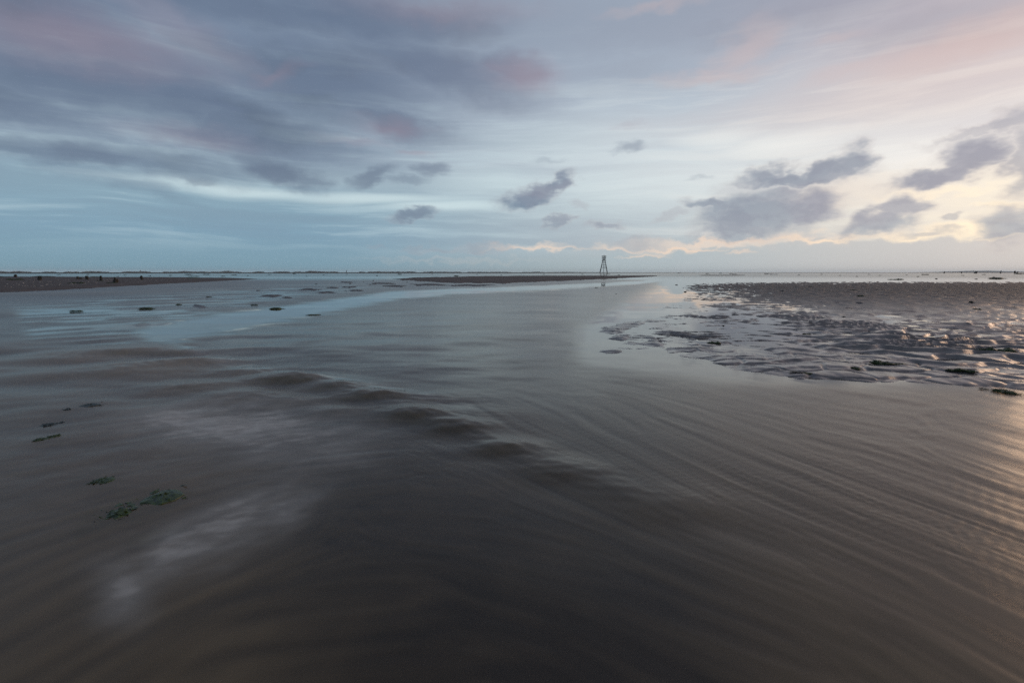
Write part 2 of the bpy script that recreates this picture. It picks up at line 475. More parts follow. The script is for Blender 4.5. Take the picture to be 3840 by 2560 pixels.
def terrain(X, Y, fine=True):
    X = np.asarray(X, np.float64)
    Y = np.asarray(Y, np.float64)
    r = np.hypot(X, Y)
    u, v = to_pix(X, Y)
    behind = Y < 0.3
    jx = 34 * fbm(X * 3.1, Y * 3.1, 3, 6) + 14 * fbm(X * 0.9, Y * 0.9, 4, 3) + 60 * fbm(X / (0.06 * r + 0.2), Y / (0.06 * r + .2), 3, 4) * 0.4
    jy = 1.0 * fbm(X / (0.03 * r + 0.1), Y / (0.10 * r + 0.1), 4, 9) * np.clip((v - 1021) / 12, 0.2, 9)
    uj, vj = u + jx, v + jy
    # channel bed
    bed = -0.13 + 0.03 * fbm(X * 0.5, Y * 0.5, 3, 21)
    # shallow shelf, left half (streaky) and left foreground
    shelf = sdpoly(uj, vj, sc([(-900, 690), (200, 665), (700, 645), (1000, 655), (700, 690), (380, 750), (420, 800), (560, 900), (900, 960), (1000, 1040), (800, 1250), (500, 1600), (-900, 2000)]), 1.5)
    bed = bed + (0.075 + 0.012 * fbm(X * 2.2, Y * 2.2, 3, 5)) * sstep(-60, 120, shelf)
    near_ed = np.exp(-((np.maximum(0, -sdpoly(uj, vj, FLAT_R, 1.6))) / 150.0) ** 2)
    bed = bed + near_ed * 0.085
    h = bed
    rdg = gn((X * 0.75 - Y * 0.65) / 0.9 + 0.4 * gn(X / .4, Y / .4, 122), (X * 0.65 + Y * 0.75) / 0.11 + 0.8 * gn(X / .35, Y / .35, 123), 121)
    bed = bed + 0.016 * (1 - np.abs(rdg) * 2) * sstep(-60, 160, shelf) * sstep(1350, 1600, v)
    # right-hand flat
    sdr = sdpoly(uj, vj, FLAT_R, 1.8)
    lvl = 0.012 + 0.020 * sstep(2450, 3000, u) * sstep(1250, 1080, v) - 0.020 * sstep(3150, 2500, u) * sstep(1360, 1250, v) * sstep(1060, 1110, v)
    lvl = lvl + 0.024 * np.exp(-(((u - 2900) / 330) ** 2 + ((v - 1385) / 55) ** 2)) + 0.012 * sstep(1200, 1300, v) * sstep(2900, 3200, u)
    lvl = lvl + 0.024 * fbm(X / 1.6, Y / 2.2, 3, 44) * sstep(60, 20, r)
    lvl = lvl - 0.012 * np.exp(-(((u - 2850) / 170) ** 2 + ((v - 1240) / 120) ** 2)) - 0.012 * np.exp(-(((u - 2900) / 90) ** 2 + ((v - 1340) / 22) ** 2))
    for (qx, qy, qa, qb, k) in ((3430, 1272, 60, 14, .022), (3600, 1240, 110, 10, .018), (3050, 1165, 90, 10, .018), (3700, 1305, 50, 10, .018), (3330, 1185, 60, 8, .014), (3800, 1230, 80, 8, .016)):
        lvl = lvl - k * np.exp(-(((u - qx) / qa) ** 2 + ((v - qy) / qb) ** 2))
    m = sstep(-26, 60, sdr)
    h = h * (1 - m) + lvl * m
    # islands
    for (x, y, a, b, k) in ISL:
        g = np.exp(-np.maximum(0, ((uj - x * D) / (a * D)) ** 2 + ((vj - y * D) / (b * D)) ** 2) ** 1.3 * 0.9)
        h = np.maximum(h, -0.03 + (k + 0.03) * g)
    # ripples
    rip_m = np.maximum(m, 0.75 * sstep(-0.05, -0.005, h) * (u > 1900) * (v > 1100))
    lam = 0.35
    wx = 0.16 * fbm(X / 0.7, Y / 0.9, 3, 61) + 0.5 * gn(X / 2.6, Y / 2.6, 62)
    ph = (Y * 0.98 + X * 0.20) / lam + wx / lam * 1.3 + 0.30 * gn(X / 0.33, Y / 0.8, 63)
    fr = ph - np.floor(ph)
    saw = np.where(fr < 0.18, fr / 0.18, 1 - (fr - 0.18) / 0.82)       # steep face towards the camera side, long back
    saw = saw * saw * (3 - 2 * saw)
    f1, f2 = worley(X / 0.42 + 0.4 * wx, Y / 0.62 + 0.2 * gn(X / 0.5, Y / 0.5, 66), 71)
    cell = np.clip(f1 * 1.25, 0, 1) ** 1.5
    mixn = sstep(-0.35, 0.35, gn(X / 1.8 + 7, Y / 2.4, 73))
    rip = (saw - 0.5) * (0.45 + 0.55 * mixn) + (cell - 0.5) * (1.15 - 0.6 * mixn)
    amp = 0.062 * (0.55 + 0.45 * fbm(X / 1.3, Y / 1.3, 2, 77)) * sstep(1640, 1400, v + 0.12 * (3840 - u)) + 0.012
    geo = sstep(150, 60, r)
    edge_fan = sstep(10, 260, sdr)
    if fine:
        h = h + rip * amp * rip_m * (0.35 + 0.65 * edge_fan) * geo
        h = h + 0.0022 * fbm(X / 0.08, Y / 0.12, 3, 81) * rip_m * sstep(14, 7, r)
        # wash-out channels near the edge of the flat
        f1, f2 = worley(X / 0.55 + 0.5 * gn(X / .4, Y / .4, 83), Y / 0.30 + 0.4 * gn(X / .5, Y / .5, 84), 85)
        h = h - 0.016 * sstep(0.16, 0.0, f2 - f1) * m * sstep(300, 60, sdr)
        h = h + 0.004 * gn(X / 0.10, Y / 0.25, 86) * sstep(-0.09, -0.04, h) * (r < 12)
    # bars
    for poly, top, w in ((BAR_L, 0.13, 40), (BAR_M, 0.09, 34), (BAR_S, 0.10, 20)):
        s_ = sdpoly(u + jx * (0.15 if poly is BAR_L else 0.9), v + jy * (0.6 if poly is BAR_L else 1.1), poly, 6.0)
        mm = sstep(-3, w, s_)
        bump = 0.02 * fbm(X / 3.0, Y / 6.0, 4, 90) + (0.012 * gn(X / 0.8, Y / 1.5, 93) if fine else 0)
        h = h * (1 - mm) + (top + bump) * mm
    # outer flats beyond 190 m: barely drowned, with low mud lines breaking the surface
    far = sstep(150, 260, r)
    streak = fbm(X / 60.0, Y / 90.0, 4, 101) + 0.5 * gn(X / 10.0, Y / 30.0, 102)
    outer = np.where(u < 1500, -0.055 + 0.10 * streak, -0.085 + 0.085 * streak)
    h = h * (1 - far) + outer * far
    # far shore: marsh on the left, a thin line on the right
    shore = 560.0 + 700.0 * sstep(1900, 2700, u)
    h = h + sstep(0.85, 1.25, r / shore + 0.06 * gn(X / 200.0, Y / 200.0, 103)) * (0.34 - 0.12 * sstep(1900, 2700, u))
    h = np.where(behind, -0.10 + 0.05 * fbm(X / 3, Y / 3, 3, 111) + 0.12 * sstep(3, 30, -Y), h)
    return h


def link(o, parent=None):
    COL.objects.link(o)
    if parent is not None:
        o.parent = parent
    return o


def tag(o, label=None, cat=None, group=None, kind=None):
    if label:
        o['label'] = label
    if cat:
        o['category'] = cat
    if group:
        o['group'] = group
    if kind:
        o['kind'] = kind
    return o


def polar_rings(dep_list):
    return EYE / np.tan(np.radians(np.array(dep_list)))


def grid_mesh(name, rad, azs, hfun, mat, attrs=None):
    """closed ring grid: radii x azimuths (degrees, full circle)"""
    A = np.radians(azs)
    RR, AA = np.meshgrid(rad, A, indexing='ij')
    X = RR * np.sin(AA)
    Y = RR * np.cos(AA)
    Z, at = hfun(X, Y)
    nr, na = X.shape
    co = np.stack([X, Y, Z], -1).reshape(-1, 3)
    i = np.arange(nr - 1)[:, None] * na
    j = np.arange(na)[None, :]
    j2 = (j + 1) % na
    quads = np.stack([i + j, i + na + j, i + na + j2, i + j2], -1).reshape(-1, 4)
    # radii run outward: orient upward
    me = bpy.data.meshes.new(name)
    me.vertices.add(len(co) + 1)
    zc = float(Z[0].mean())
    co = np.vstack([co, [[0, 0, zc]]]).astype(np.float32)
    me.vertices.foreach_set('co', co.ravel())
    nq = len(quads)
    c = len(co) - 1
    tri = np.stack([np.full(na, c), np.arange(na), (np.arange(na) + 1) % na], -1)[:, ::-1]
    tri = tri[:, ::-1] if False else tri
    loops = np.concatenate([quads[:, ::-1].ravel(), tri.ravel()]).astype(np.int32)
    me.loops.add(len(loops))
    me.loops.foreach_set('vertex_index', loops)
    starts = np.concatenate([np.arange(nq) * 4, nq * 4 + np.arange(na) * 3]).astype(np.int32)
    me.polygons.add(nq + na)
    me.polygons.foreach_set('loop_start', starts)
    me.polygons.foreach_set('use_smooth', np.ones(nq + na, bool))
    me.update(calc_edges=True)
    for k, a in at.items():
        q = me.attributes.new(k, 'FLOAT', 'POINT')
        q.data.foreach_set('value', np.append(a.ravel(), a.ravel()[0]).astype(np.float32))
    # face the right way up
    n0 = me.polygons[nq // 2].normal.z
    if n0 < 0:
        me.flip_normals()
    me.materials.append(mat)
    o = bpy.data.objects.new(name, me)
    link(o)
    return o


def az_list(step, half, coarse=6.0):
    a = list(np.arange(-half, half + step * 0.5, step))
    x = half
    st_ = step * 2
    tail = []
    while x + st_ < 180:
        x += st_
        tail.append(x)
        st_ = min(st_ * 1.4, coarse)
    return np.array([-t for t in tail[::-1]] + a + tail)


def deps(ranges):
    """depression angles from steep to grazing -> list"""
    outl = []
    for a, b, s_ in ranges:
        outl += list(np.arange(a, b, -s_))
    return outl


# ------------------------------------------------------------------ materials
def new_mat(name):
    m = bpy.data.materials.new(name)
    m.use_nodes = True
    m.node_tree.nodes.clear()
    t = NT(m.node_tree)
    o = t.node('ShaderNodeOutputMaterial')
    return m, t, o


def principled(t, o, **kw):
    p = t.node('ShaderNodeBsdfPrincipled')
    for k, v in kw.items():
        t.put(p.inputs[k.replace('_', ' ')], v)
    t.l.new(p.outputs[0], o.inputs[0])
    return p


def mat_sand():
    m, t, o = new_mat('wet_sand')
    geo = t.node('ShaderNodeNewGeometry').outputs['Position']
    big = t.noise(geo, 0.7, 4.0, 0.55)
    mid = t.noise(geo, 9.0, 4.0, 0.6)
    fin = t.noise(geo, 160.0, 3.0, 0.6)
    col = t.mix(t.maprange(big, 0.35, 0.65), (0.130, 0.114, 0.106), (0.180, 0.162, 0.150))
    col = t.mix(t.math('MULTIPLY', t.maprange(mid, 0.35, 0.7), 0.45), col, (0.052, 0.044, 0.041))
    col = t.mix(t.math('MULTIPLY', t.maprange(fin, 0.3, 0.7), 0.35), col, (0.13, 0.112, 0.104))
    dry = t.attr('bar')
    col = t.mix(dry, col, t.mix(t.maprange(big, 0.4, 0.6), (0.066, 0.052, 0.048), (0.098, 0.080, 0.072)))
    far_shade = t.math('MULTIPLY', t.math('SUBTRACT', 1.0, t.attr('wet')), t.math('SUBTRACT', 1.0, dry))
    col = t.mix(t.math('MULTIPLY', far_shade, 0.72), col, (0.048, 0.041, 0.038))  # shade of steep ripple faces painted into the far sand
    mar = t.attr('marsh')
    col = t.mix(mar, col, (0.030, 0.034, 0.022))
    rough = t.mixf(t.attr('wet'), 0.66, t.maprange(mid, 0.3, 0.7, 0.18, 0.30))
    rough = t.mixf(dry, rough, 0.95)
    rough = t.mixf(mar, rough, 1.0)
    # far ripples too small for the mesh
    sepv = t.vmath('MULTIPLY', geo, (2.4, 1.5, 1.0))
    rp = t.noise(sepv, 1.0, 2.0, 0.5, 0.4)
    b1 = t.node('ShaderNodeBump')
    t.put(b1.inputs['Height'], rp)
    t.put(b1.inputs['Strength'], t.attr('farrip'))
    b1.inputs['Distance'].default_value = 0.9
    b2 = t.node('ShaderNodeBump')
    t.put(b2.inputs['Height'], t.math('ADD', t.math('MULTIPLY', fin, 0.4), mid))
    b2.inputs['Strength'].default_value = 0.5
    b2.inputs['Distance'].default_value = 0.0008
    t.l.new(b1.outputs[0], b2.inputs['Normal'])
    p = principled(t, o, Base_Color=col, Roughness=rough, IOR=1.42)
    t.l.new(b2.outputs[0], p.inputs['Normal'])
    return m


def mat_water():
    m, t, o = new_mat('shallow_water')
    geo = t.node('ShaderNodeNewGeometry').outputs['Position']
    depth = t.attr('depth')
    foam_sheen = t.attr('foam_sheen')
    rg = t.attr('rough')
    tr = t.node('ShaderNodeBsdfTransparent')
    t.put(tr.inputs[0], (0.72, 0.66, 0.58, 1))
    df = t.node('ShaderNodeBsdfDiffuse')
    big = t.noise(geo, 0.9, 3.0)
    body = t.mix(t.attr('silt_tone'), (0.040, 0.031, 0.021), (0.215, 0.158, 0.086))
    body = t.mix(foam_sheen, body, (0.68, 0.67, 0.62))  # foam colour, also carrying the painted sky sheen of calm water
    t.put(df.inputs[0], body)
    op = t.math('SUBTRACT', 1.0, t.math('POWER', 2.71828, t.math('MULTIPLY', depth, -22.0)))
    op = t.math('MAXIMUM', op, foam_sheen)
    m1 = t.node('ShaderNodeMixShader')
    t.put(m1.inputs[0], op)
    t.l.new(tr.outputs[0], m1.inputs[1])
    t.l.new(df.outputs[0], m1.inputs[2])
    fr = t.node('ShaderNodeFresnel')
    fr.inputs[0].default_value = 1.333
    gl = t.node('ShaderNodeBsdfGlossy')
    t.put(gl.inputs[0], (1, 1, 1, 1))
    t.put(gl.inputs['Roughness'], rg)
    wv = t.noise(t.vmath('MULTIPLY', geo, (1.0, 1.0, 1.0)), 9.0, 3.0, 0.55)
    wv2 = t.noise(t.vmath('MULTIPLY', geo, (0.5, 1.0, 1.0)), 1.6, 3.0, 0.6)
    b1 = t.node('ShaderNodeBump')
    t.put(b1.inputs['Height'], wv2)
    t.put(b1.inputs['Strength'], t.attr('chop'))
    b1.inputs['Distance'].default_value = 0.05
    t.l.new(b1.outputs[0], gl.inputs['Normal'])
    t.l.new(b1.outputs[0], fr.inputs['Normal'])
    # rough water facets meet the eye less grazing than the mean surface: cap the mirror share
    cap = t.math('DIVIDE', fr.outputs[0], t.math('ADD', 1.0, t.math('MULTIPLY', fr.outputs[0], t.math('MULTIPLY', rg, 5.5))))
    fac = t.math('MULTIPLY', cap, t.math('SUBTRACT', 1.0, t.math('MULTIPLY', foam_sheen, 0.6)))
    m2 = t.node('ShaderNodeMixShader')
    t.put(m2.inputs[0], fac)
    t.l.new(m1.outputs[0], m2.inputs[1])
    t.l.new(gl.outputs[0], m2.inputs[2])
    t.l.new(m2.outputs[0], o.inputs[0])
    return m


SAND = mat_sand()
WATER = mat_water()


# ------------------------------------------------------------------ the tidal flat
def sand_fun(X, Y):
    h = terrain(X, Y)
    u, v = to_pix(X, Y)
    r = np.hypot(X, Y)
    bar = np.zeros(X.shape)
    for poly in (BAR_L, BAR_M, BAR_S):
        bar = np.maximum(bar, sstep(-6, 8, sdpoly(u, v, poly, 6.0)))
    marsh = sstep(0.8, 1.1, r / (560.0 + 700.0 * sstep(1900, 2700, u)))
    flat = sstep(-20, 60, sdpoly(u, v, FLAT_R, 1.8))
    farrip = sstep(14, 40, r) * (1 - marsh) * (0.35 + 0.65 * flat) * (1 - 0.8 * bar)
    wet = sstep(1085, 1230, v) * 0.95 + sstep(0.02, 0.0, h) * 0.3
    return h, {'wet': np.clip(wet, 0, 1), 'bar': bar, 'marsh': marsh, 'farrip': farrip}


rad = polar_rings(deps([(70, 46, 1.0), (46, 17, 0.16), (17, 14, 0.048), (14, 4.5, 0.034), (4.5, 3, 0.048), (3, 0.6, 0.035), (0.6, 0.1, 0.02), (0.1, 0.006, 0.006)]))
sand = grid_mesh('tidal_flat', rad, az_list(0.125, 50), sand_fun, SAND)
tag(sand, kind='structure')

# ------------------------------------------------------------------ the water: flow directions read from the streaks
FLOW = [(300, 740, 1, .03), (100, 800, 1, -.02), (300, 850, 1, -.05), (100, 950, 1, -.1), (300, 1050, 1, -.2), (300, 1250, 1, -.4), (100, 1400, 1, -.5), (600, 1200, 1, -.45), (700, 960, 1, .05), (800, 1060, 1, -.12),
        (600, 700, 1, -.08), (900, 680, 1, -.05), (900, 780, 1, .03), (1200, 740, 1, -.06), (1100, 850, 1, .12), (1300, 850, 1, .12), (1450, 840, 1, .15), (1200, 930, 1, .45), (1400, 950, 1, .55), (1500, 1050, 1, .5),
        (1300, 1080, 1, .4), (1700, 900, 1, .22), (1700, 1000, 1, .38), (2000, 940, 1, .17), (2250, 1000, 1, .3), (2000, 1100, 1, .36), (2000, 1250, 1, .42), (1700, 1300, 1, .38), (2250, 1400, 1, .5), (1200, 1300, 1, .25), (1600, 1500, 1, .42),
        (800, 1400, 1, -.1), (1000, 1200, 1, .1)]
FK = []
for (x, y, dx, dy) in FLOW:
    g0 = ground(x * D, y * D)
    g1 = ground((x + dx * 4) * D, (y + dy * 4) * D)
    v_ = (g1[0] - g0[0], g1[1] - g0[1])
    n_ = math.hypot(*v_)
    FK.append((x * D, y * D, v_[0] / n_, v_[1] / n_))

HUMPS = [(2280, 1835, 200, .35), (2010, 1730, 160, .5), (1810, 1645, 130, .6), (1630, 1582, 130, .6), (1465, 1525, 120, .6), (1320, 1474, 120, .6), (1053, 1423, 150, 1.0), (1150, 1432, 120, .7), (1244, 1455, 130, 1.05), (1391, 1493, 140, 1.2), (1544, 1557, 150, 1.25), (1723, 1608, 150, 1.15), (1901, 1685, 150, 1.1), (2120, 1775, 190, .65), (2480, 1905, 240, .3),
         (900, 1400, 140, .6), (760, 1360, 130, .5), (640, 1325, 110, .45), (560, 1375, 160, .5), (380, 1400, 200, .4), (720, 1450, 170, .5), (900, 1490, 170, .5), (1080, 1510, 150, .5),
         (1250, 1545, 130, .5), (450, 1320, 180, .35), (250, 1350, 200, .3), (1640, 1500, 200, .3), (1780, 1560, 200, .25)]


def water_fun(X, Y):
    u, v = to_pix(X, Y)
    r = np.hypot(X, Y)
    W = 0
    fx = 0
    fy = 0
    for (a, b, c, d) in FK:
        w = 1.0 / ((((u - a) ** 2 + ((v - b) * 1.6) ** 2) / 200.0 ** 2 + 0.15) ** 2)
        W = W + w
        fx = fx + w * c
        fy = fy + w * d
    n = np.hypot(fx, fy) + 1e-9
    fx, fy = fx / n, fy / n
    ring = Y < 0.3
    # calmness
    calm = np.maximum(0, 1 - dline(u, v, sc([(380, 762), (480, 745), (620, 722), (760, 700), (900, 678), (1050, 668), (1250, 660), (1450, 650), (1560, 640)]), 2.6) / (20 + (v - 1060) * 0.75).clip(26, 150))
    calm = sstep(0.0, 0.6, calm + 0.18 * fbm(X / r * 14 + np.log(r) * 4, np.log(r) * 26, 3, 391) * (calm > 0) * 2)
    sdr = sdpoly(u, v, FLAT_R, 1.8)
    fringe = sstep(-170, -40, sdr) * sstep(1490, 1400, v)
    calm = np.maximum(calm, fringe)
    calm = np.maximum(calm, sstep(1085, 1045, v) * sstep(2150, 2700, u) + sstep(1056, 1040, v))
    pool = sdpoly(u, v, sc([(370, 765), (640, 715), (1100, 668), (1480, 648), (1480, 760), (1440, 860), (1380, 930), (1260, 965), (1000, 915), (850, 880), (700, 850), (520, 825), (410, 790)]), 1.6)
    calm = np.maximum(calm, 0.44 * sstep(-60, 130, pool) * (0.8 + 0.6 * fbm(X / r * 7 + np.log(r) * 2, np.log(r) * 14, 3, 395)))
    rim = np.exp(-(dline(u, v, sc([(330, 755), (400, 785), (520, 835), (640, 858), (760, 872), (900, 895), (1080, 935)]), 1.5) / 26.0) ** 2)
    calm = np.maximum(calm, 0.75 * rim * sstep(-0.5, 0.3, fbm(X / 0.25, Y / 0.5, 3, 396)))
    shal = sdpoly(u, v, sc([(20, 700), (300, 676), (700, 652), (960, 650), (620, 700), (380, 755), (300, 800), (60, 790)]), 2.0)
    patchy = sstep(0.05, 0.34, fbm(X / r * 9 + np.log(r) * 3, np.log(r) * 26, 4, 397) + 0.12)
    calm = np.maximum(calm, 0.85 * patchy * sstep(-20, 60, shal))
    calm = np.clip(calm, 0, 1)
    # long-exposure flow lines: noise averaged along the current
    foregr = sstep(1300, 1560, v) * sstep(-300, 300, u - 1100 + 0.0 * v) + 0.25
    foregr = np.clip(np.maximum(foregr, sstep(1420, 1480, v) * sstep(2300, 2600, u)), 0, 1)
    K = 20
    L = (0.07 + 0.30 * foregr) * r
    sets = ((0.035, 201), (0.075, 202), (0.17, 203), (0.42, 204))
    use = (r < 22) & (np.abs(u - 1920) < 2400) & ~ring
    Xs, Ys, Fx, Fy, Ls = X[use], Y[use], fx[use], fy[use], L[use]
    acc = [np.zeros(Xs.shape) for _ in sets]
    wsum = 0
    for k in range(-K, K + 1):
        s_ = k / K
        w = 1 - abs(s_) * 0.8
        qx = Xs + Fx * Ls * s_
        qy = Ys + Fy * Ls * s_
        wsum += w
        for i, (lm, sd_) in enumerate(sets):
            if i > 1 and k % 2:
                continue
            acc[i] += w * gn(qx / lm, qy / lm, sd_) * (2 if i > 1 else 1)
    rs = r[use]
    zs = 0
    for i, (lm, sd_) in enumerate(sets):
        vis = sstep(0.0016, 0.006, lm / (rs * rs + 0.5)) * sstep(1.2, 0.3, lm / rs)
        zs = zs + acc[i] / wsum * lm * vis * (6.0, 3.4, 1.5, 0.6)[i]
    zl = np.zeros(X.shape)
    zl[use] = zs
    streakf = np.zeros(X.shape)
    streakf[use] = acc[1] / wsum
    # small wavelets across the current
    zi = 0
    for lm, sd_ in ((0.07, 301), (0.16, 302), (0.4, 303), (1.0, 304), (2.6, 305), (7.0, 306)):
        vis = sstep(0.0022, 0.007, lm / (r * r + 0.5)) * sstep(0.35, 0.10, lm / r)
        zi = zi + vis * lm * gn(X / lm / 1.6 + 0.3 * gn(X / lm / 3, Y / lm / 3, sd_ + 50), Y / lm, sd_)
    mid = sstep(1560, 1300, v) * (0.5 + 0.5 * sstep(2500, 1900, u)) + 0.6 * sstep(1500, 600, u) * sstep(2350, 1500, v)
    quiet = 1 - 0.6 * sstep(1550, 1850, v) * sstep(3000, 2300, u)
    z = 0.026 * zl * quiet * (0.35 + 0.65 * foregr) * (1 + 0.5 * sstep(2700, 3300, u) * sstep(1450, 1550, v) * sstep(2100, 1800, v)) * (1 - 0.5 * sstep(1900, 2300, v)) * (1 - 0.8 * calm) + 0.026 * zi * mid * (1 - 0.85 * calm)
    # standing waves where the stream runs down into the pool
    for (a, b, wd, k) in HUMPS:
        gx, gy = ground(a, b)
        wm = wd / FP * math.hypot(gx, gy) * 0.9
        dx_ = X - gx
        dy_ = Y - gy
        e = np.exp(-(dx_ / wm) ** 2 * 0.9 - (dy_ / (wm * 0.85)) ** 2)
        z = z + (0.165 * wm * k * e) * (1 + 0.14 * gn(X / 0.11 + Y / 0.3, Y / 0.07, 420)) * np.cos(dy_ / (wm * 0.85) * 1.5 - 0.5)
    hx = terrain(X, Y, True)
    depth = np.clip(z - hx, 0, 1)
    inshore = sstep(0.0, 0.03, depth)
    z = z * (0.1 + 0.9 * inshore)
    z = np.where(ring, 0, z)
    rough = 0.25 - 0.245 * calm + 0.07 * sstep(70, 160, r) + 0.05 * sstep(1150, 1110, v) * sstep(1100, 800, u) * (1 - calm)
    # soft foam drifting in the lee of the waves
    foam_sheen = 0
    uu = u + 70 * fbm(X / 0.25, Y / 0.25, 3, 401)
    vv = v + 40 * fbm(X / 0.22, Y / 0.22, 3, 402)
    for (a, b, rx, ry, tl, k) in ((780, 1590, 270, 62, 0, .40), (980, 1615, 280, 85, 0, .28), (620, 1570, 120, 30, 0, .2), (1250, 1640, 160, 70, 0, .12), (840, 1975, 270, 85, -24, .40), (1080, 1900, 130, 30, -25, .20), (640, 2080, 90, 60, -40, .2), (450, 2220, 100, 100, -60, .30), (1150, 1730, 250, 40, 0, .10)):
        ct, st2 = math.cos(R(tl)), math.sin(R(tl))
        ax = ((uu - a) * ct + (vv - b) * st2) / rx
        ay = (-(uu - a) * st2 + (vv - b) * ct) / ry
        foam_sheen = foam_sheen + k * np.exp(-(ax ** 2 + ay ** 2))
    foam_sheen = 3.6 * foam_sheen * (0.50 + 0.75 * sstep(-0.7, 0.8, streakf * 1.5 + 1.6 * fbm((X * .9 + Y * .4) / 0.34, (Y * .9 - X * .4) / 0.13, 5, 404)))
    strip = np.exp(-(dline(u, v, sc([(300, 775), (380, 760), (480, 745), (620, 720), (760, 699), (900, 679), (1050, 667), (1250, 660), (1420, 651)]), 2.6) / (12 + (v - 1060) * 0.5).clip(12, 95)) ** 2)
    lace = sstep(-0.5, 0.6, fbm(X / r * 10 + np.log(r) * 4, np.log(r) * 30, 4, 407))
    foam_sheen = foam_sheen + 0.13 * strip * (0.35 + 0.65 * lace) + 0.22 * rim * lace + 0.12 * patchy * sstep(-20, 60, shal) * lace + 0.10 * fringe  # pale tone painted on calm strip, rim, shallows and fringe for sky reflection
    chop = (1 - sstep(0, 0.8, calm)) * sstep(3, 9, r) * 0.22 + sstep(40, 120, r) * 0.05
    silt_tone = 0.30 + 0.55 * sstep(1500, 600, u) * sstep(1250, 1350, v) + 0.62 * sstep(2200, 3000, u + 0.4 * (1800 - v)) + 0.15 * sstep(1400, 1200, v)
    silt_tone = silt_tone + 0.10 * np.exp(-(dline(u, v, [(-200, 1420), (560, 1370), (1053, 1440), (1544, 1570), (1901, 1690), (2480, 1905)], 1.6) / 110.0) ** 2)  # browner along the standing waves, painted for their weaker sky reflection
    silt_tone = silt_tone - 0.28 * np.exp(-(((u - 2150) / 750) ** 2 + ((v - 2350) / 480) ** 2)) + 0.25 * fbm(X / 0.5, Y / 0.5, 3, 411) + 1.0 * streakf * sstep(1400, 1500, v)
    return z, {'silt_tone': np.clip(silt_tone, 0, 1), 'depth': depth, 'foam_sheen': 0.75 * (1 - np.exp(-foam_sheen * 1.3)) * (0.9 + 0.2 * sstep(-0.5, 0.5, fbm(X / 0.09, Y / 0.05, 3, 405))), 'rough': rough, 'chop': np.clip(chop, 0, 1)}


radw = polar_rings(deps([(70, 46, 1.0), (46, 25, 0.14), (25, 3, 0.09), (3, 0.6, 0.06), (0.6, 0.1, 0.03), (0.1, 0.006, 0.008)]))
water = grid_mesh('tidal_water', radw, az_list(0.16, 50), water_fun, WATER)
tag(water, kind='structure')

# ------------------------------------------------------------------ generic mesh collector
class MB:
    def __init__(s):
        s.v = []
        s.f = []

    def box(s, c, size, rot=None):
        b = len(s.v)
        for dz in (-.5, .5):
            for dx, dy in ((-.5, -.5), (.5, -.5), (.5, .5), (-.5, .5)):
                p = Vector((dx * size[0], dy * size[1], dz * size[2]))
                if rot is not None:
                    p = rot @ p
                s.v.append(tuple(Vector(c) + p))
        for f in ((3, 2, 1, 0), (4, 5, 6, 7), (0, 1, 5, 4), (1, 2, 6, 5), (2, 3, 7, 6), (3, 0, 4, 7)):
            s.f.append(tuple(b + i for i in f))

    def beam(s, a, b, w, n=6, w2=None):
        a, b = Vector(a), Vector(b)
        d = (b - a)
        q = d.to_track_quat('Z', 'Y')
        k = len(s.v)
        w2 = w if w2 is None else w2
        for pnt, ww in ((a, w), (b, w2)):
            for i in range(n):
                an = 2 * math.pi * (i + .5) / n
                s.v.append(tuple(pnt + q @ Vector((math.cos(an) * ww / 2, math.sin(an) * ww / 2, 0))))
        for i in range(n):
            j = (i + 1) % n
            s.f.append((k + i, k + j, k + n + j, k + n + i))
        s.f.append(tuple(k + i for i in range(n))[::-1])
        s.f.append(tuple(k + n + i for i in range(n)))

    def mesh(s, name, mat, smooth=False):
        me = bpy.data.meshes.new(name)
        me.from_pydata(s.v, [], s.f)
        if smooth:
            me.polygons.foreach_set('use_smooth', [True] * len(me.polygons))
        me.materials.append(mat)
        me.update()
        return me

    def build(s, name, mat, parent=None, smooth=False):
        o = bpy.data.objects.new(name, s.mesh(name, mat, smooth))
        return link(o, parent)


def simple_mat(name, c1, c2, scale, rough=0.8, bump=0.3, dist=0.01):
    m, t, o = new_mat(name)
    g = t.node('ShaderNodeTexCoord').outputs['Object']
    n = t.noise(g, scale, 4.0, 0.6)
    p = principled(t, o, Base_Color=t.mix(t.maprange(n, 0.35, 0.65), c1, c2), Roughness=rough)
    b = t.node('ShaderNodeBump')
    t.put(b.inputs['Height'], n)
    b.inputs['Strength'].default_value = bump
    b.inputs['Distance'].default_value = dist
    t.l.new(b.outputs[0], p.inputs['Normal'])
    return m


TIMBER = simple_mat('tarred_timber', (0.014, 0.011, 0.010), (0.030, 0.024, 0.020), 1.5)
LATH = simple_mat('weathered_lath', (0.20, 0.22, 0.22), (0.30, 0.31, 0.30), 2.0)
STUMP = simple_mat('sodden_wood', (0.018, 0.015, 0.010), (0.040, 0.030, 0.020), 14.0, 0.7, 0.8, 0.02)
WEED = simple_mat('green_seaweed', (0.012, 0.022, 0.004), (0.050, 0.075, 0.008), 22.0, 0.42, 0.5, 0.01)
WEED_DARK = simple_mat('dark_seaweed', (0.006, 0.009, 0.004), (0.018, 0.022, 0.008), 22.0, 0.4, 0.5, 0.01)
WOOD_FAR = simple_mat('far_trees', (0.020, 0.032, 0.020), (0.040, 0.055, 0.034), 0.05, 1.0, 0.0)
SHELL = simple_mat('shell', (0.45, 0.42, 0.38), (0.60, 0.57, 0.52), 30.0, 0.5)


def hgt(x, y):
    return float(terrain(np.array([x]), np.array([y]), True)[0])


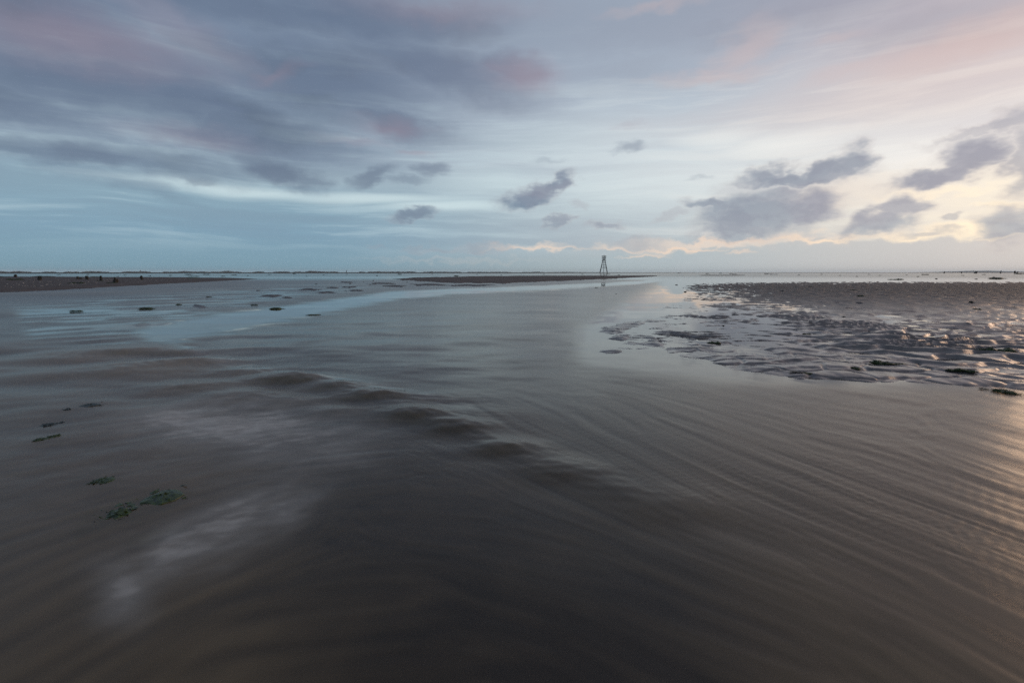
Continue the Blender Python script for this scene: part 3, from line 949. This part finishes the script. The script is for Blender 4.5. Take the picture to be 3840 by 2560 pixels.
# ------------------------------------------------------------------ the timber beacon
def beacon():
    x, y = ground(2263.5, 1024.0)
    z0 = max(hgt(x, y), 0.0)
    k = math.hypot(x, y) / 604.0
    root = bpy.data.objects.new('beacon_tower', None)
    link(root)
    root.location = (x, y, z0 - 0.5)
    root.rotation_euler = (0, 0, -math.atan2(x, y) + R(4.5))
    root.scale = (k, k, k)
    tag(root, 'tall dark timber lattice beacon with slatted topmark standing alone on the far flats', 'beacon')
    B0, B1, HT = 4.55, 1.45, 15.4

    def half(z):
        return B0 + (B1 - B0) * z / HT
    for sx_, sy_ in ((-1, -1), (1, -1), (1, 1), (-1, 1)):
        m = MB()
        m.beam((sx_ * B0, sy_ * B0, 0), (sx_ * B1, sy_ * B1, HT), 0.58, 8, 0.44)
        m.build('leg', TIMBER, root)
    m = MB()
    m.beam((0, 0, 0), (0, 0, 22.6), 0.56, 8, 0.34)
    m.build('mast', TIMBER, root)
    for z in (6.4, 8.4, 10.3, 12.4, 14.3):
        h = half(z)
        for a in range(4):
            m = MB()
            e = h + 0.55
            p = [(-e, -h), (e, -h)] if a == 0 else [(-e, h), (e, h)] if a == 1 else [(-h, -e), (-h, e)] if a == 2 else [(h, -e), (h, e)]
            zz = z + (0.16 if a > 1 else 0)
            m.beam((p[0][0], p[0][1], zz), (p[1][0], p[1][1], zz), 0.42, 6)
            m.build('crossbeam', TIMBER, root)
    # ladder on the left face
    m = MB()
    for o_ in (-0.25, 0.25):
        m.beam((-2.7, -1.9 + o_, 11.0), (-1.0, -1.5 + o_, 15.6), 0.16, 5)
    for i in range(9):
        f = i / 8
        m.beam((-2.7 + 1.7 * f, -2.15 + .4 * f, 11 + 4.6 * f), (-2.7 + 1.7 * f, -1.65 + .4 * f, 11 + 4.6 * f), 0.08, 5)
    m.build('ladder', TIMBER, root)
    # topmark cage
    E = 2.55
    for z in (15.6, 18.3, 21.0):
        for a in range(4):
            m = MB()
            p = ((-E, -1.2), (E, -1.2)) if a == 0 else ((-E, 1.2), (E, 1.2)) if a == 1 else ((-E, -1.2), (-E, 1.2)) if a == 2 else ((E, -1.2), (E, 1.2))
            m.beam((p[0][0], p[0][1], z), (p[1][0], p[1][1], z), 0.30 if z != 21.0 else 0.38, 6)
            m.build('topmark_rail', TIMBER, root)
    for p, q in (((-2.45, -1.2, 21), (-2.1, -1.2, 15.6)), ((2.5, -1.2, 21), (1.25, -1.2, 18.3)), ((0, -1.2, 21), (1.25, -1.2, 18.0)), ((1.0, -1.2, 18.3), (1.5, -1.2, 15.0)),
                 ((0, -1.2, 20.6), (-1.5, -1.2, 15.0)), ((-0.1, -1.2, 18.2), (-0.6, -1.2, 15.6)), ((0.2, -1.2, 18.2), (0.5, -1.2, 15.6)), ((-0.3, 0, 16.8), (1.2, 0, 16.8))):
        m = MB()
        m.beam(p, q, 0.36, 6)
        m.build('brace', TIMBER, root)
    m = MB()
    m.box((0.1, 0.0, 16.2), (1.2, 1.2, 1.1))
    m.build('lamp_housing', TIMBER, root)

    def panel(x0, x1, z0_, z1_, name):
        xx = x0
        me = None
        while xx < x1:
            if me is None:
                mm = MB()
                mm.box((0, 0, 0), (0.11, 0.05, z1_ - z0_))
                me = mm.mesh('slat', LATH)
            o = bpy.data.objects.new('slat', me)
            link(o, root)
            o.location = (xx, 1.05, (z0_ + z1_) / 2)
            xx += 0.24
    panel(-2.3, 2.4, 18.5, 20.8, 'upper')
    panel(1.3, 2.4, 15.8, 18.1, 'lower')
    panel(-1.6, -0.5, 15.8, 18.1, 'lower')


beacon()

# ------------------------------------------------------------------ groyne stumps on the left bar
# (x, base y, height px, width px, lean degrees, label)
STUMPS = [
    (60.6, 1038.9, 6.6, 5.0, -6, 'far dark stump, taller of the pair nearest the left frame edge on the sandbar'),
    (54.6, 1038.2, 3.6, 3.2, 0, 'tiny low stump just left of the far stump near the left frame edge'),
    (150.5, 1050.8, 10.6, 8.0, -7, 'squat leaning weedy stump standing alone between the left weed mound and the sandbar middle'),
    (291.5, 1046.9, 8.2, 4.4, 2, 'slim narrow post stump with a small lump beside its right foot'),
    (302.0, 1046.0, 3.8, 6.0, 0, 'small rounded wooden lump beside the foot of the slim post stump'),
    (327.5, 1048.8, 10.2, 6.6, -5, 'tapered stump between the slim post with a lump and the post on a weed mat'),
    (379.5, 1052.6, 13.0, 5.8, 1, 'tall straight post stump standing on a thin green weed mat'),
    (533.0, 1049.3, 11.8, 5.8, -6, 'rightmost lone post stump on the sandbar, leaning slightly left with bare wood'),
]


def stump_mesh(w, h, lean, seed, mat):
    rnd = random.Random(seed)
    n, rows = 12, 7
    v, f = [], []
    for j in range(rows):
        t = j / (rows - 1)
        rr = w / 2 * (1.12 - 0.30 * t + 0.05 * math.sin(5 * t + seed))
        for i in range(n):
            a = 2 * math.pi * i / n
            q = rr * (1 + 0.10 * math.sin(3 * a + seed) + rnd.uniform(-.07, .07))
            zt = h * t * (1 + (0.10 * math.sin(a * 2 + seed) if j == rows - 1 else 0)) - 0.08 * (1 - t)
            v.append((q * math.cos(a) + math.tan(R(lean)) * h * t, q * math.sin(a), zt))
    for j in range(rows - 1):
        for i in range(n):
            k = (i + 1) % n
            f.append((j * n + i, j * n + k, (j + 1) * n + k, (j + 1) * n + i))
    c = len(v)
    v.append((math.tan(R(lean)) * h, 0, h * 0.86))
    for i in range(n):
        f.append(((rows - 1) * n + i, (rows - 1) * n + (i + 1) % n, c))
    me = bpy.data.meshes.new('stump')
    me.from_pydata(v, [], f)
    me.materials.append(mat)
    return me


def place(x, y):
    gx, gy = ground(x, y)
    z = max(hgt(gx, gy), 0.0)
    # settle on the raised ground along the same line of sight
    for _ in range(3):
        gx, gy = ground(x, y, z)
        z = max(hgt(gx, gy), 0.0)
    return gx, gy, z


for i, (x, y, hp, wp, lean, lab) in enumerate(STUMPS):
    gx, gy, z = place(x, y)
    dd = math.hypot(gx, gy)
    s_ = dd / FP * 1.0
    root = bpy.data.objects.new('groyne_post', None)
    link(root)
    root.location = (gx, gy, z)
    tag(root, lab, 'post', 'old groyne stumps on the left sandbar')
    body = bpy.data.objects.new('wood_post', stump_mesh(wp * s_, hp * s_, lean, i + 3, STUMP))
    link(body, root)
    cm = MB()
    rnd = random.Random(i)
    for q in range(26):
        a = rnd.uniform(0, 6.28)
        rr = wp * s_ * 0.5
        t0 = rnd.uniform(0.15, 0.95)
        p0 = Vector((math.cos(a) * rr * .92 + math.tan(R(lean)) * hp * s_ * t0, math.sin(a) * rr * .92, hp * s_ * t0))
        p1 = p0 + Vector((math.cos(a) * rr * .35, math.sin(a) * rr * .35, -hp * s_ * rnd.uniform(.1, .3)))
        cm.beam(p0, p1, wp * s_ * 0.22, 4, wp * s_ * 0.08)
    tag(cm.build('weed_cover', WEED_DARK, body), kind='stuff')

# the broken stump wrapped in weed
gx, gy, z = place(434, 1060.3)
dd = math.hypot(gx, gy) / FP
root = bpy.data.objects.new('groyne_post', None)
link(root)
root.location = (gx, gy, z)
tag(root, 'broken stump bundled in black weed, widest and nearest the water', 'post', 'old groyne stumps on the left sandbar')
b_ = bpy.data.objects.new('wood_post', stump_mesh(5.5 * dd, 15.5 * dd, -3, 41, STUMP))
link(b_, root)
b_ = bpy.data.objects.new('root_lump', stump_mesh(13 * dd, 9 * dd, 3, 42, STUMP))
link(b_, root)
b_ = bpy.data.objects.new('broken_shoulder', stump_mesh(5 * dd, 10.5 * dd, 8, 43, STUMP))
b_.location = (4.6 * dd, 0, 0)
link(b_, root)


# ------------------------------------------------------------------ seaweed
def weed_mesh(seed, n=170, flat=0.35, curl=1.0):
    """heap of crinkled ribbons, about 1 m long before scaling"""
    rnd = random.Random(seed)
    v, f = [], []
    lobes = [(rnd.uniform(-.32, .32), rnd.uniform(-.12, .12), rnd.uniform(.10, .24), rnd.uniform(.5, 1)) for _ in range(5)]
    for k in range(n):
        lx, ly, lr, lh = rnd.choice(lobes)
        a = rnd.uniform(0, 2 * math.pi)
        rr = lr * math.sqrt(rnd.random()) * 1.5
        x, y = lx + rr * math.cos(a) * 1.2, ly + rr * math.sin(a)
        top = flat * lh * max(0.06, 1 - (rr / (lr * 1.6)) ** 2) * 0.55
        z = top * rnd.uniform(0.3, 1.0)
        d = rnd.uniform(0, 2 * math.pi)
        w = rnd.uniform(.018, .05)
        segs = 4
        b = len(v)
        L = rnd.uniform(.05, .16) / segs
        zz = z
        for s_ in range(segs + 1):
            pw_ = w * (1 - 0.6 * s_ / segs)
            nx, ny = -math.sin(d), math.cos(d)
            tw = rnd.uniform(-.6, .6) * w
            v.append((x + nx * pw_, y + ny * pw_, max(0.002, zz + tw)))
            v.append((x - nx * pw_, y - ny * pw_, max(0.002, zz - tw)))
            d += rnd.uniform(-.7, .7) * curl
            x += math.cos(d) * L
            y += math.sin(d) * L
            zz += rnd.uniform(-.035, .022) * flat * 2
            zz = max(0.004, zz)
        for s_ in range(segs):
            q = b + 2 * s_
            f.append((q, q + 1, q + 3, q + 2))
    # matted core under the ribbons
    for lx, ly, lr, lh in lobes:
        b = len(v)
        m_, r_ = 10, 4
        for j in range(r_ + 1):
            t = j / r_
            for i in range(m_):
                a = 2 * math.pi * i / m_
                q = lr * 1.25 * math.cos(t * 1.5) * (1 + rnd.uniform(-.15, .15))
                v.append((lx + q * math.cos(a) * 1.2, ly + q * math.sin(a), flat * lh * .5 * math.sin(t * 1.5) * rnd.uniform(.85, 1.1) - 0.01))
        for j in range(r_):
            for i in range(m_):
                c = (i + 1) % m_
                f.append((b + j * m_ + i, b + j * m_ + c, b + (j + 1) * m_ + c, b + (j + 1) * m_ + i))
    me = bpy.data.meshes.new('seaweed_clump')
    me.from_pydata(v, [], f)
    return me


VAR = {}
for i in range(5):
    for nm, mt, fl in (('g', WEED, .42), ('d', WEED_DARK, .40), ('f', WEED, .22)):
        me = weed_mesh(100 + i, 170, fl)
        me.materials.append(mt)
        VAR[nm, i] = me
SPECK = []
for i in range(4):
    me = weed_mesh(200 + i, 22, .40)
    me.materials.append(WEED_DARK)
    SPECK.append(me)


def weed(x, y, w, h, label, group, kind='g', dz=0.0, rot=None, i=[0]):
    gx, gy, z = place(x, y)
    dd = math.hypot(gx, gy) / FP
    me = VAR[kind, i[0] % 5] if w >= 12 else SPECK[i[0] % 4]
    i[0] += 1
    o = bpy.data.objects.new('seaweed_clump', me)
    link(o)
    o.location = (gx, gy, z + dz)
    s_ = w * dd
    fl = {'g': .21, 'd': .20, 'f': .11}[kind]
    o.scale = (s_, s_ * (1.25 if group == GF else 0.8), h * dd / (fl * 1.1))
    o.rotation_euler = (0, 0, (random.uniform(-.35, .35) if rot is None else rot) - math.atan2(gx, gy))
    tag(o, label, 'seaweed', group)
    return o


GB = 'seaweed on the left sandbar'
GR = 'seaweed clumps on the right mudflat'
GS = 'seaweed clumps in the streaky shallows'
GF = 'submerged seaweed in the left foreground'
GD = 'distant seaweed on the wet outer flats'
W_LIST = [
    (57, 1049.5, 36, 5.0, 'mounded green weed heap on the sandbar in front of the two farthest left stumps', GB, 'g'),
    (4, 1038.5, 26, 2.4, 'thin weed strip cut by the left frame edge on the sandbar rim', GB, 'f'),
    (170, 1037.5, 46, 3.2, 'longest weed strip along the far rim of the left sandbar', GB, 'f'),
    (287, 1062.3, 36, 5.5, 'low dark green weed mound below the slim post stump, nearest mound to the stream', GB, 'g'),
    (354, 1037.8, 20, 2.0, 'short weed strip on the sandbar rim above the post on its weed mat', GB, 'f'),
    (418, 1061.5, 26, 3.2, 'weed trailing left from the broken bundled stump', GB, 'f'),
    (379, 1053.2, 24, 2.2, 'thin green weed mat round the foot of the tall straight post stump', GB, 'f'),
    (726, 1043.3, 32, 3.6, 'dark green weed patch on the narrowing right part of the left sandbar', GB, 'g'),
    (726, 1036.4, 32, 2.2, 'weed strip on the sandbar rim just behind the patch near its right end', GB, 'f'),
    (442, 1036.8, 9, 1.8, 'tiny weed tuft on the sandbar rim right of the broken bundled stump', GB, 'g'),
    (286.5, 1168, 32, 7, 'small green clump in the shallows, leftmost and nearest the sandbar channel', GS, 'g'),
    (553, 1158, 52, 9, 'wide green clump in the shallows left of the pale calm current', GS, 'g'),
    (673, 1142.5, 17, 6.5, 'compact dark tuft in the shallows right of the wide green clump', GS, 'g'),
    (684, 1125.8, 15, 2.5, 'flat small tuft above the compact dark tuft in the shallows', GS, 'd'),
    (781, 1114.5, 17, 5.5, 'pointed little tuft farthest up in the left shallows below the sandbar', GS, 'g'),
    (954, 1144, 24, 6.5, 'small green clump at the upper edge of the pale calm current', GS, 'g'),
    (1037, 1159, 54, 11, 'long tilted green clump lying in the pale calm current', GS, 'g'),
    (1180, 1181, 52, 6.5, 'flat green clump right of the tilted one, below the pale current', GS, 'g'),
    (3734, 1324, 80, 24, 'large dark green clump by a puddle near the right frame edge', GR, 'g'),
    (3300, 1359, 62, 16, 'bright green clump with a trailing tail, left of the large right-edge clump', GR, 'g'),
    (3355, 1366, 60, 5, 'thin tail of green weed to the right of the bright green clump', GR, 'f'),
    (3211, 1383, 40, 8, 'small bright green clump just lower left of the clump with a tail', GR, 'g'),
    (3032, 1401, 46, 6, 'flat green strands in the curved gully at the flat edge', GR, 'g'),
    (2985, 1396, 40, 3, 'thin dark strand left of the weed in the curved gully', GR, 'd'),
    (3570, 1389, 36, 7, 'dark weed tuft on the lower right flat, left one of two close together', GR, 'g'),
    (3622, 1392, 54, 8, 'spread green weed on the lower right flat, right one of two close together', GR, 'g'),
    (3775, 1472, 72, 9, 'stringy green weed at the water edge beside the right frame edge', GR, 'g'),
    (3692, 1460, 22, 4, 'tiny dark weed bit left of the stringy weed at the water edge', GR, 'd'),
    (2678, 1286, 44, 11, 'knobbly dark green clump on the sand islands left of the puddles', GR, 'g'),
    (3169, 1189, 20, 5, 'dark tuft in the middle of the flat, lower of two stacked tufts', GR, 'd'),
    (3183, 1159, 22, 5, 'dark tuft in the middle of the flat, upper of two stacked tufts', GR, 'd'),
    (3643, 1136, 15, 6, 'dark pointed tuft on the right flat below the horizon puddles', GR, 'd'),
    (3762, 1128.5, 24, 3, 'pale green flat weed strip far on the flat near the right frame edge', GR, 'f'),
    (3664, 1159.5, 18, 4, 'green flat weed on the flat below the dark pointed tuft', GR, 'f'),
    (3804, 1154, 15, 4, 'small weed tuft on the flat next to the right frame edge', GR, 'g'),
    (3026, 1254, 28, 4, 'low green weed among the ripples above the gully edge', GR, 'g'),
    (3230, 1111.5, 28, 5, 'bright green weed sprig far on the rippled flat', GR, 'g'),
    (3203, 1088, 20, 3.4, 'pale green weed strip farthest up on the rippled flat', GR, 'f'),
    (2280, 1028.4, 15, 2.6, 'weed mound on the wet flat just right of the beacon foot', GD, 'g'),
    (2259, 1038.8, 10, 3.4, 'right one of two weed tufts on the middle bar below the beacon', GD, 'd'),
    (2230, 1039.2, 12, 2.6, 'left one of two weed tufts on the middle bar below the beacon', GD, 'd'),
    (3740, 1044.4, 40, 4, 'long weed mound at the far rim of the right flat near the frame edge', GD, 'g'),
    (3376, 1047.8, 20, 3.8, 'right taller one of two weed mounds on the far rim of the flat', GD, 'g'),
    (3346, 1048.2, 22, 2.6, 'flatter left one of two weed mounds on the far rim of the flat', GD, 'f'),
    (3829, 1027.8, 30, 3.2, 'weed bank cut by the right frame edge just under the horizon', GD, 'g'),
    (3469, 1030.2, 19, 2.8, 'single weed mound in the warm glow on the outer water', GD, 'd'),
    (1712, 1034.8, 23, 3.0, 'weed mound on the far rim of the middle bar, left of its crest', GD, 'g'),
    (1500, 1029, 17, 3.8, 'weed mound on the wet outer flat above the left end of the middle bar', GD, 'g'),
]
for a in W_LIST:
    weed(a[0], a[1], a[2] * 0.88, a[3] * (0.62 if a[5] == GS else 0.85), *a[4:], **({'dz': 0.005} if a[5] == GR and a[1] > 1230 else {}))
for (x, y, w, h, lab, kind, dz) in [
        (280, 1530, 105, 14, 'black tangled weed breaking the surface, uppermost in the left foreground', 'd', -0.004),
        (196, 1589, 62, 9, 'thin black weed strand breaking the surface below the black tangle', 'd', -0.004),
        (178, 1642, 64, 14, 'dim green weed under water near the left edge', 'g', -0.012),
        (395, 1798, 88, 14, 'dark green weed tangle half under water above the large green bundle', 'g', -0.006),
        (325, 1783, 66, 6, 'thin weed strand left of the half submerged tangle', 'd', -0.006),
        (505, 1892, 235, 40, 'large green weed bundle, biggest in the left foreground', 'g', -0.012),
        (570, 2000, 135, 20, 'olive weed patch under water, lowest in the left foreground', 'g', -0.014)]:
    weed(x, y, w, h * 0.8, lab, GF, kind, -0.020 if w > 120 else -0.008)

SM = [(774, 1029.4, 18, 2.2), (709, 1030, 22, 2.2), (838, 1035.8, 12, 2), (877, 1031.6, 14, 2.2), (968, 1089.5, 12, 2.2), (1314, 1064.2, 7, 3), (1310, 1077.6, 7, 3), (1400, 1052.6, 7, 2.4), (1459, 1084, 7, 3.6), (1527, 1058.6, 6, 3),
      (1453, 1063.8, 9, 2.4), (1638, 1081.6, 5, 2.4), (1185, 1065.6, 9, 2), (1555, 1044.6, 9, 2.4), (1727, 1049, 5, 3.4), (1414, 1033.6, 8, 2), (1104, 1027, 12, 1.8), (1363, 1056.6, 5, 2), (2266, 1031.4, 6, 1.8),
      (2321, 1031, 10, 2), (2183, 1028.6, 8, 1.6), (2547, 1023.9, 11, 1.6), (2654, 1026.3, 13, 2.2), (2702, 1025.6, 11, 1.8), (2741, 1027.6, 12, 1.8), (2754, 1028.6, 14, 1.8), (2876, 1027.2, 16, 2.4),
      (2895, 1028.8, 13, 1.8), (2908, 1029, 12, 1.6), (2997, 1031, 8, 2), (2537, 1068.6, 10, 3), (2570, 1094.8, 11, 3.4), (2931, 1093.2, 11, 3), (3040, 1075.6, 11, 3), (3511, 1045.4, 7, 2.4), (3443, 1037.4, 7, 1.8),
      (3755, 1074.6, 10, 2.2), (3589, 1074.6, 7, 2), (3173, 1078.6, 8, 2.6), (3214, 1036.6, 7, 1.6), (3660, 1046.6, 6, 1.8), (3728, 1039.6, 6, 1.8), (2238, 1079, 12, 2.4), (2311, 1103.8, 9, 3), (2712, 1222, 7, 3.4), (1215, 1031, 8, 1.6),
      (1300, 1029, 10, 1.6), (640, 1033, 9, 1.8), (560, 1034, 8, 1.6), (930, 1034, 8, 1.6), (1010, 1030, 10, 1.6), (1150, 1036, 6, 1.6), (1620, 1028, 9, 1.6), (1790, 1029, 10, 1.6), (1880, 1031, 8, 1.6), (2040, 1029, 10, 1.6),
      (3080, 1029, 7, 1.6), (3300, 1033, 7, 1.6), (3610, 1033, 9, 1.6), (3690, 1030, 10, 1.6), (3150, 1033, 6, 1.6), (3260, 1029, 7, 1.6), (3400, 1031, 6, 1.6), (330, 1029.5, 9, 1.6), (220, 1030, 8, 1.6), (470, 1031, 8, 1.6)]
for (x, y, w, h) in SM:
    where = ('on the wet strip beyond the left sandbar' if x < 1000 and y < 1045 else
             'in the streaky shallows before the middle bar' if x < 1480 and y >= 1045 else
             'on the wet strip beyond the middle bar' if x < 2150 and y < 1042 else
             'on or beside the middle bar' if x < 2150 else
             'in the water at the left fringe of the rippled flat' if x < 2800 and y > 1060 else
             'on the outer flats right of the beacon' if x < 2960 and y < 1045 else
             'on the glowing outer flats at the far right' if y < 1050 else
             'among the ripples of the right mudflat')
    weed(x, y, w, h, 'small dark weed speck ' + where, 'tiny weed specks ' + where, 'd')

# ------------------------------------------------------------------ broken posts far right
for (x, yb, hp, wp, lean, lab) in [
        (3540, 1024.2, 5.0, 2.6, 12, 'leftmost short broken post on the outer flats right of the glow'),
        (3606, 1024.6, 4.2, 2.4, -8, 'second short broken post on the outer flats, with a flat foot'),
        (3658, 1024.8, 4.6, 6.5, 20, 'thick dark leaning stub, widest of the far right posts'),
        (3752, 1024.6, 6.5, 2.2, 6, 'thinnest tallest post of the far right row'),
        (3806, 1024.8, 6.0, 3.4, -10, 'upright post beside a leaning one near the right frame edge'),
        (3812, 1024.8, 4.6, 3.0, 34, 'strongly leaning post, last of the far right row')]:
    gx, gy, z = place(x, yb)
    dd = math.hypot(gx, gy) / FP
    o = bpy.data.objects.new('broken_post', stump_mesh(wp * dd, hp * dd, lean, int(x), TIMBER))
    link(o)
    o.location = (gx, gy, z - 0.05)
    tag(o, lab, 'post', 'broken posts on the far right flats')

# ------------------------------------------------------------------ far shore: tree line, mast, church tower, low hill
def tree_line():
    rnd = random.Random(5)
    v, f = [], []
    x = -60.0
    while x < 2260:
        base = 1.0 if x < 1500 else max(0.25, 1 - (x - 1500) / 1000)
        gap = fbm(np.array([x / 60.0]), np.array([3.3]), 3, 501)[0]
        if gap > -0.22 and rnd.random() < 0.9:
            dist = 4200 + rnd.uniform(-250, 250)
            a = (x - PW / 2) / FP
            X0, Y0 = a * dist, dist
            hgt_px = (2.2 + 5.0 * max(0, gap) + rnd.uniform(-.5, .9)) * base
            H_ = hgt_px / FP * dist * 1.02
            Wd = rnd.uniform(9, 24)
            b = len(v)
            m_, r_ = 8, 4
            for j in range(r_ + 1):
                t = j / r_
                for i in range(m_):
                    an = 2 * math.pi * i / m_
                    q = Wd * math.sin(math.pi * (0.32 + 0.62 * t)) * (1 + rnd.uniform(-.22, .22))
                    v.append((X0 + q * math.cos(an), Y0 + q * math.sin(an), H_ * t * (1 + rnd.uniform(-.08, .08))))
            for j in range(r_):
                for i in range(m_):
                    k = (i + 1) % m_
                    f.append((b + j * m_ + i, b + j * m_ + k, b + (j + 1) * m_ + k, b + (j + 1) * m_ + i))
            f.append(tuple(b + r_ * m_ + i for i in range(m_)))
        x += rnd.uniform(1.6, 4.2)
    me = bpy.data.meshes.new('distant_woodland')
    me.from_pydata(v, [], f)
    me.materials.append(WOOD_FAR)
    o = bpy.data.objects.new('distant_woodland', me)
    link(o)
    tag(o, 'hazy low line of trees on the far shore along the left horizon', 'woodland', None, 'stuff')


tree_line()


def dune_ridge(x0, x1, hpx, dist, name, peak):
    v, f = [], []
    n, m = 60, 8
    for i in range(n + 1):
        t = i / n
        xx = x0 + (x1 - x0) * t
        hh = hpx * math.exp(-((t - peak) / 0.10) ** 2) + hpx * 0.28 * math.exp(-((t - 0.55) / 0.4) ** 2) + 0.2
        hh *= (1 + 0.08 * math.sin(i * 1.7) + .05 * math.sin(i * 3.1))
        for j in range(m + 1):
            s_ = j / m
            dd = dist + (s_ - .5) * 500
            v.append(((xx - PW / 2) / FP * dist, dd, hh / FP * dist * math.sin(math.pi * s_) - 0.5))
    for i in range(n):
        for j in range(m):
            a = i * (m + 1) + j
            f.append((a, a + m + 1, a + m + 2, a + 1))
    me = bpy.data.meshes.new(name)
    me.from_pydata(v, [], f)
    me.materials.append(WOOD_FAR)
    me.polygons.foreach_set('use_smooth', [True] * len(me.polygons))
    o = bpy.data.objects.new(name, me)
    link(o)
    tag(o, kind='structure')


dune_ridge(3450, 4700, 5.2, 6800, 'dune_hill', 0.165)

gx, gy = (17 - PW / 2) / FP * 4000, 4000
m = MB()
m.beam((0, 0, 0), (0, 0, 30), 1.3, 8, 0.5)
o = bpy.data.objects.new('radio_mast', None)
link(o)
o.location = (gx, gy, 0)
tag(o, 'thin lone mast above the tree line at the left edge of the horizon', 'mast')
m.build('mast_pole', TIMBER, o)
m = MB()
m.box((0, 0, 26), (5, .5, .4))
m.build('crossarm', TIMBER, o)
for (xx, hh, ww, lab) in ((541, 15, 5, 'small square tower rising from the far tree line above the rightmost sandbar stump'),
                          (1306, 14, 4.5, 'small pointed tower on the far tree line left of the middle bar')):
    o = bpy.data.objects.new('church_tower', None)
    link(o)
    o.location = ((xx - PW / 2) / FP * 4000, 4000, 0)
    tag(o, lab, 'tower')
    m = MB()
    m.box((0, 0, hh / 2), (ww, ww, hh))
    m.build('tower_wall', STUMP, o)
    m = MB()
    m.beam((0, 0, hh), (0, 0, hh + 5), ww * 1.3, 4, 0.3)
    m.build('tower_roof', STUMP, o)

# ------------------------------------------------------------------ shell fragments scattered on the bar
rnd = random.Random(12)
m = MB()
from mathutils import Euler
for i in range(240):
    x = rnd.uniform(0, 700)
    y = rnd.uniform(1042, 1092 - x * 0.055)
    gx, gy = ground(x, y)
    z = hgt(gx, gy)
    if z < 0.03:
        continue
    s_ = rnd.uniform(.02, .05)
    m.box((gx, gy, z + 0.008), (s_ * 1.4, s_, s_ * .4), Euler((rnd.uniform(-.4, .4), rnd.uniform(-.4, .4), rnd.uniform(0, 3))).to_matrix())
o = m.build('shell_fragments', SHELL)
tag(o, 'pale shell fragments scattered over the brown left sandbar', 'shells', None, 'stuff')

# ------------------------------------------------------------------ evening haze over the flats
hm = bpy.data.materials.new('evening_haze')
hm.use_nodes = True
ht = NT(hm.node_tree)
hm.node_tree.nodes.clear()
ho = ht.node('ShaderNodeOutputMaterial')
hv = ht.node('ShaderNodeVolumePrincipled')
hv.inputs['Color'].default_value = (0.90, 0.95, 1.0, 1)
hv.inputs['Density'].default_value = 0.00007
hm.node_tree.links.new(hv.outputs[0], ho.inputs['Volume'])
m = MB()
m.box((0, 0, 15.0), (16400, 16400, 34.0))
hz_ = m.build('haze', hm)
tag(hz_, 'thin evening haze lying over the wet flats', 'haze', None, 'stuff')
S.cycles.volume_bounces = 1
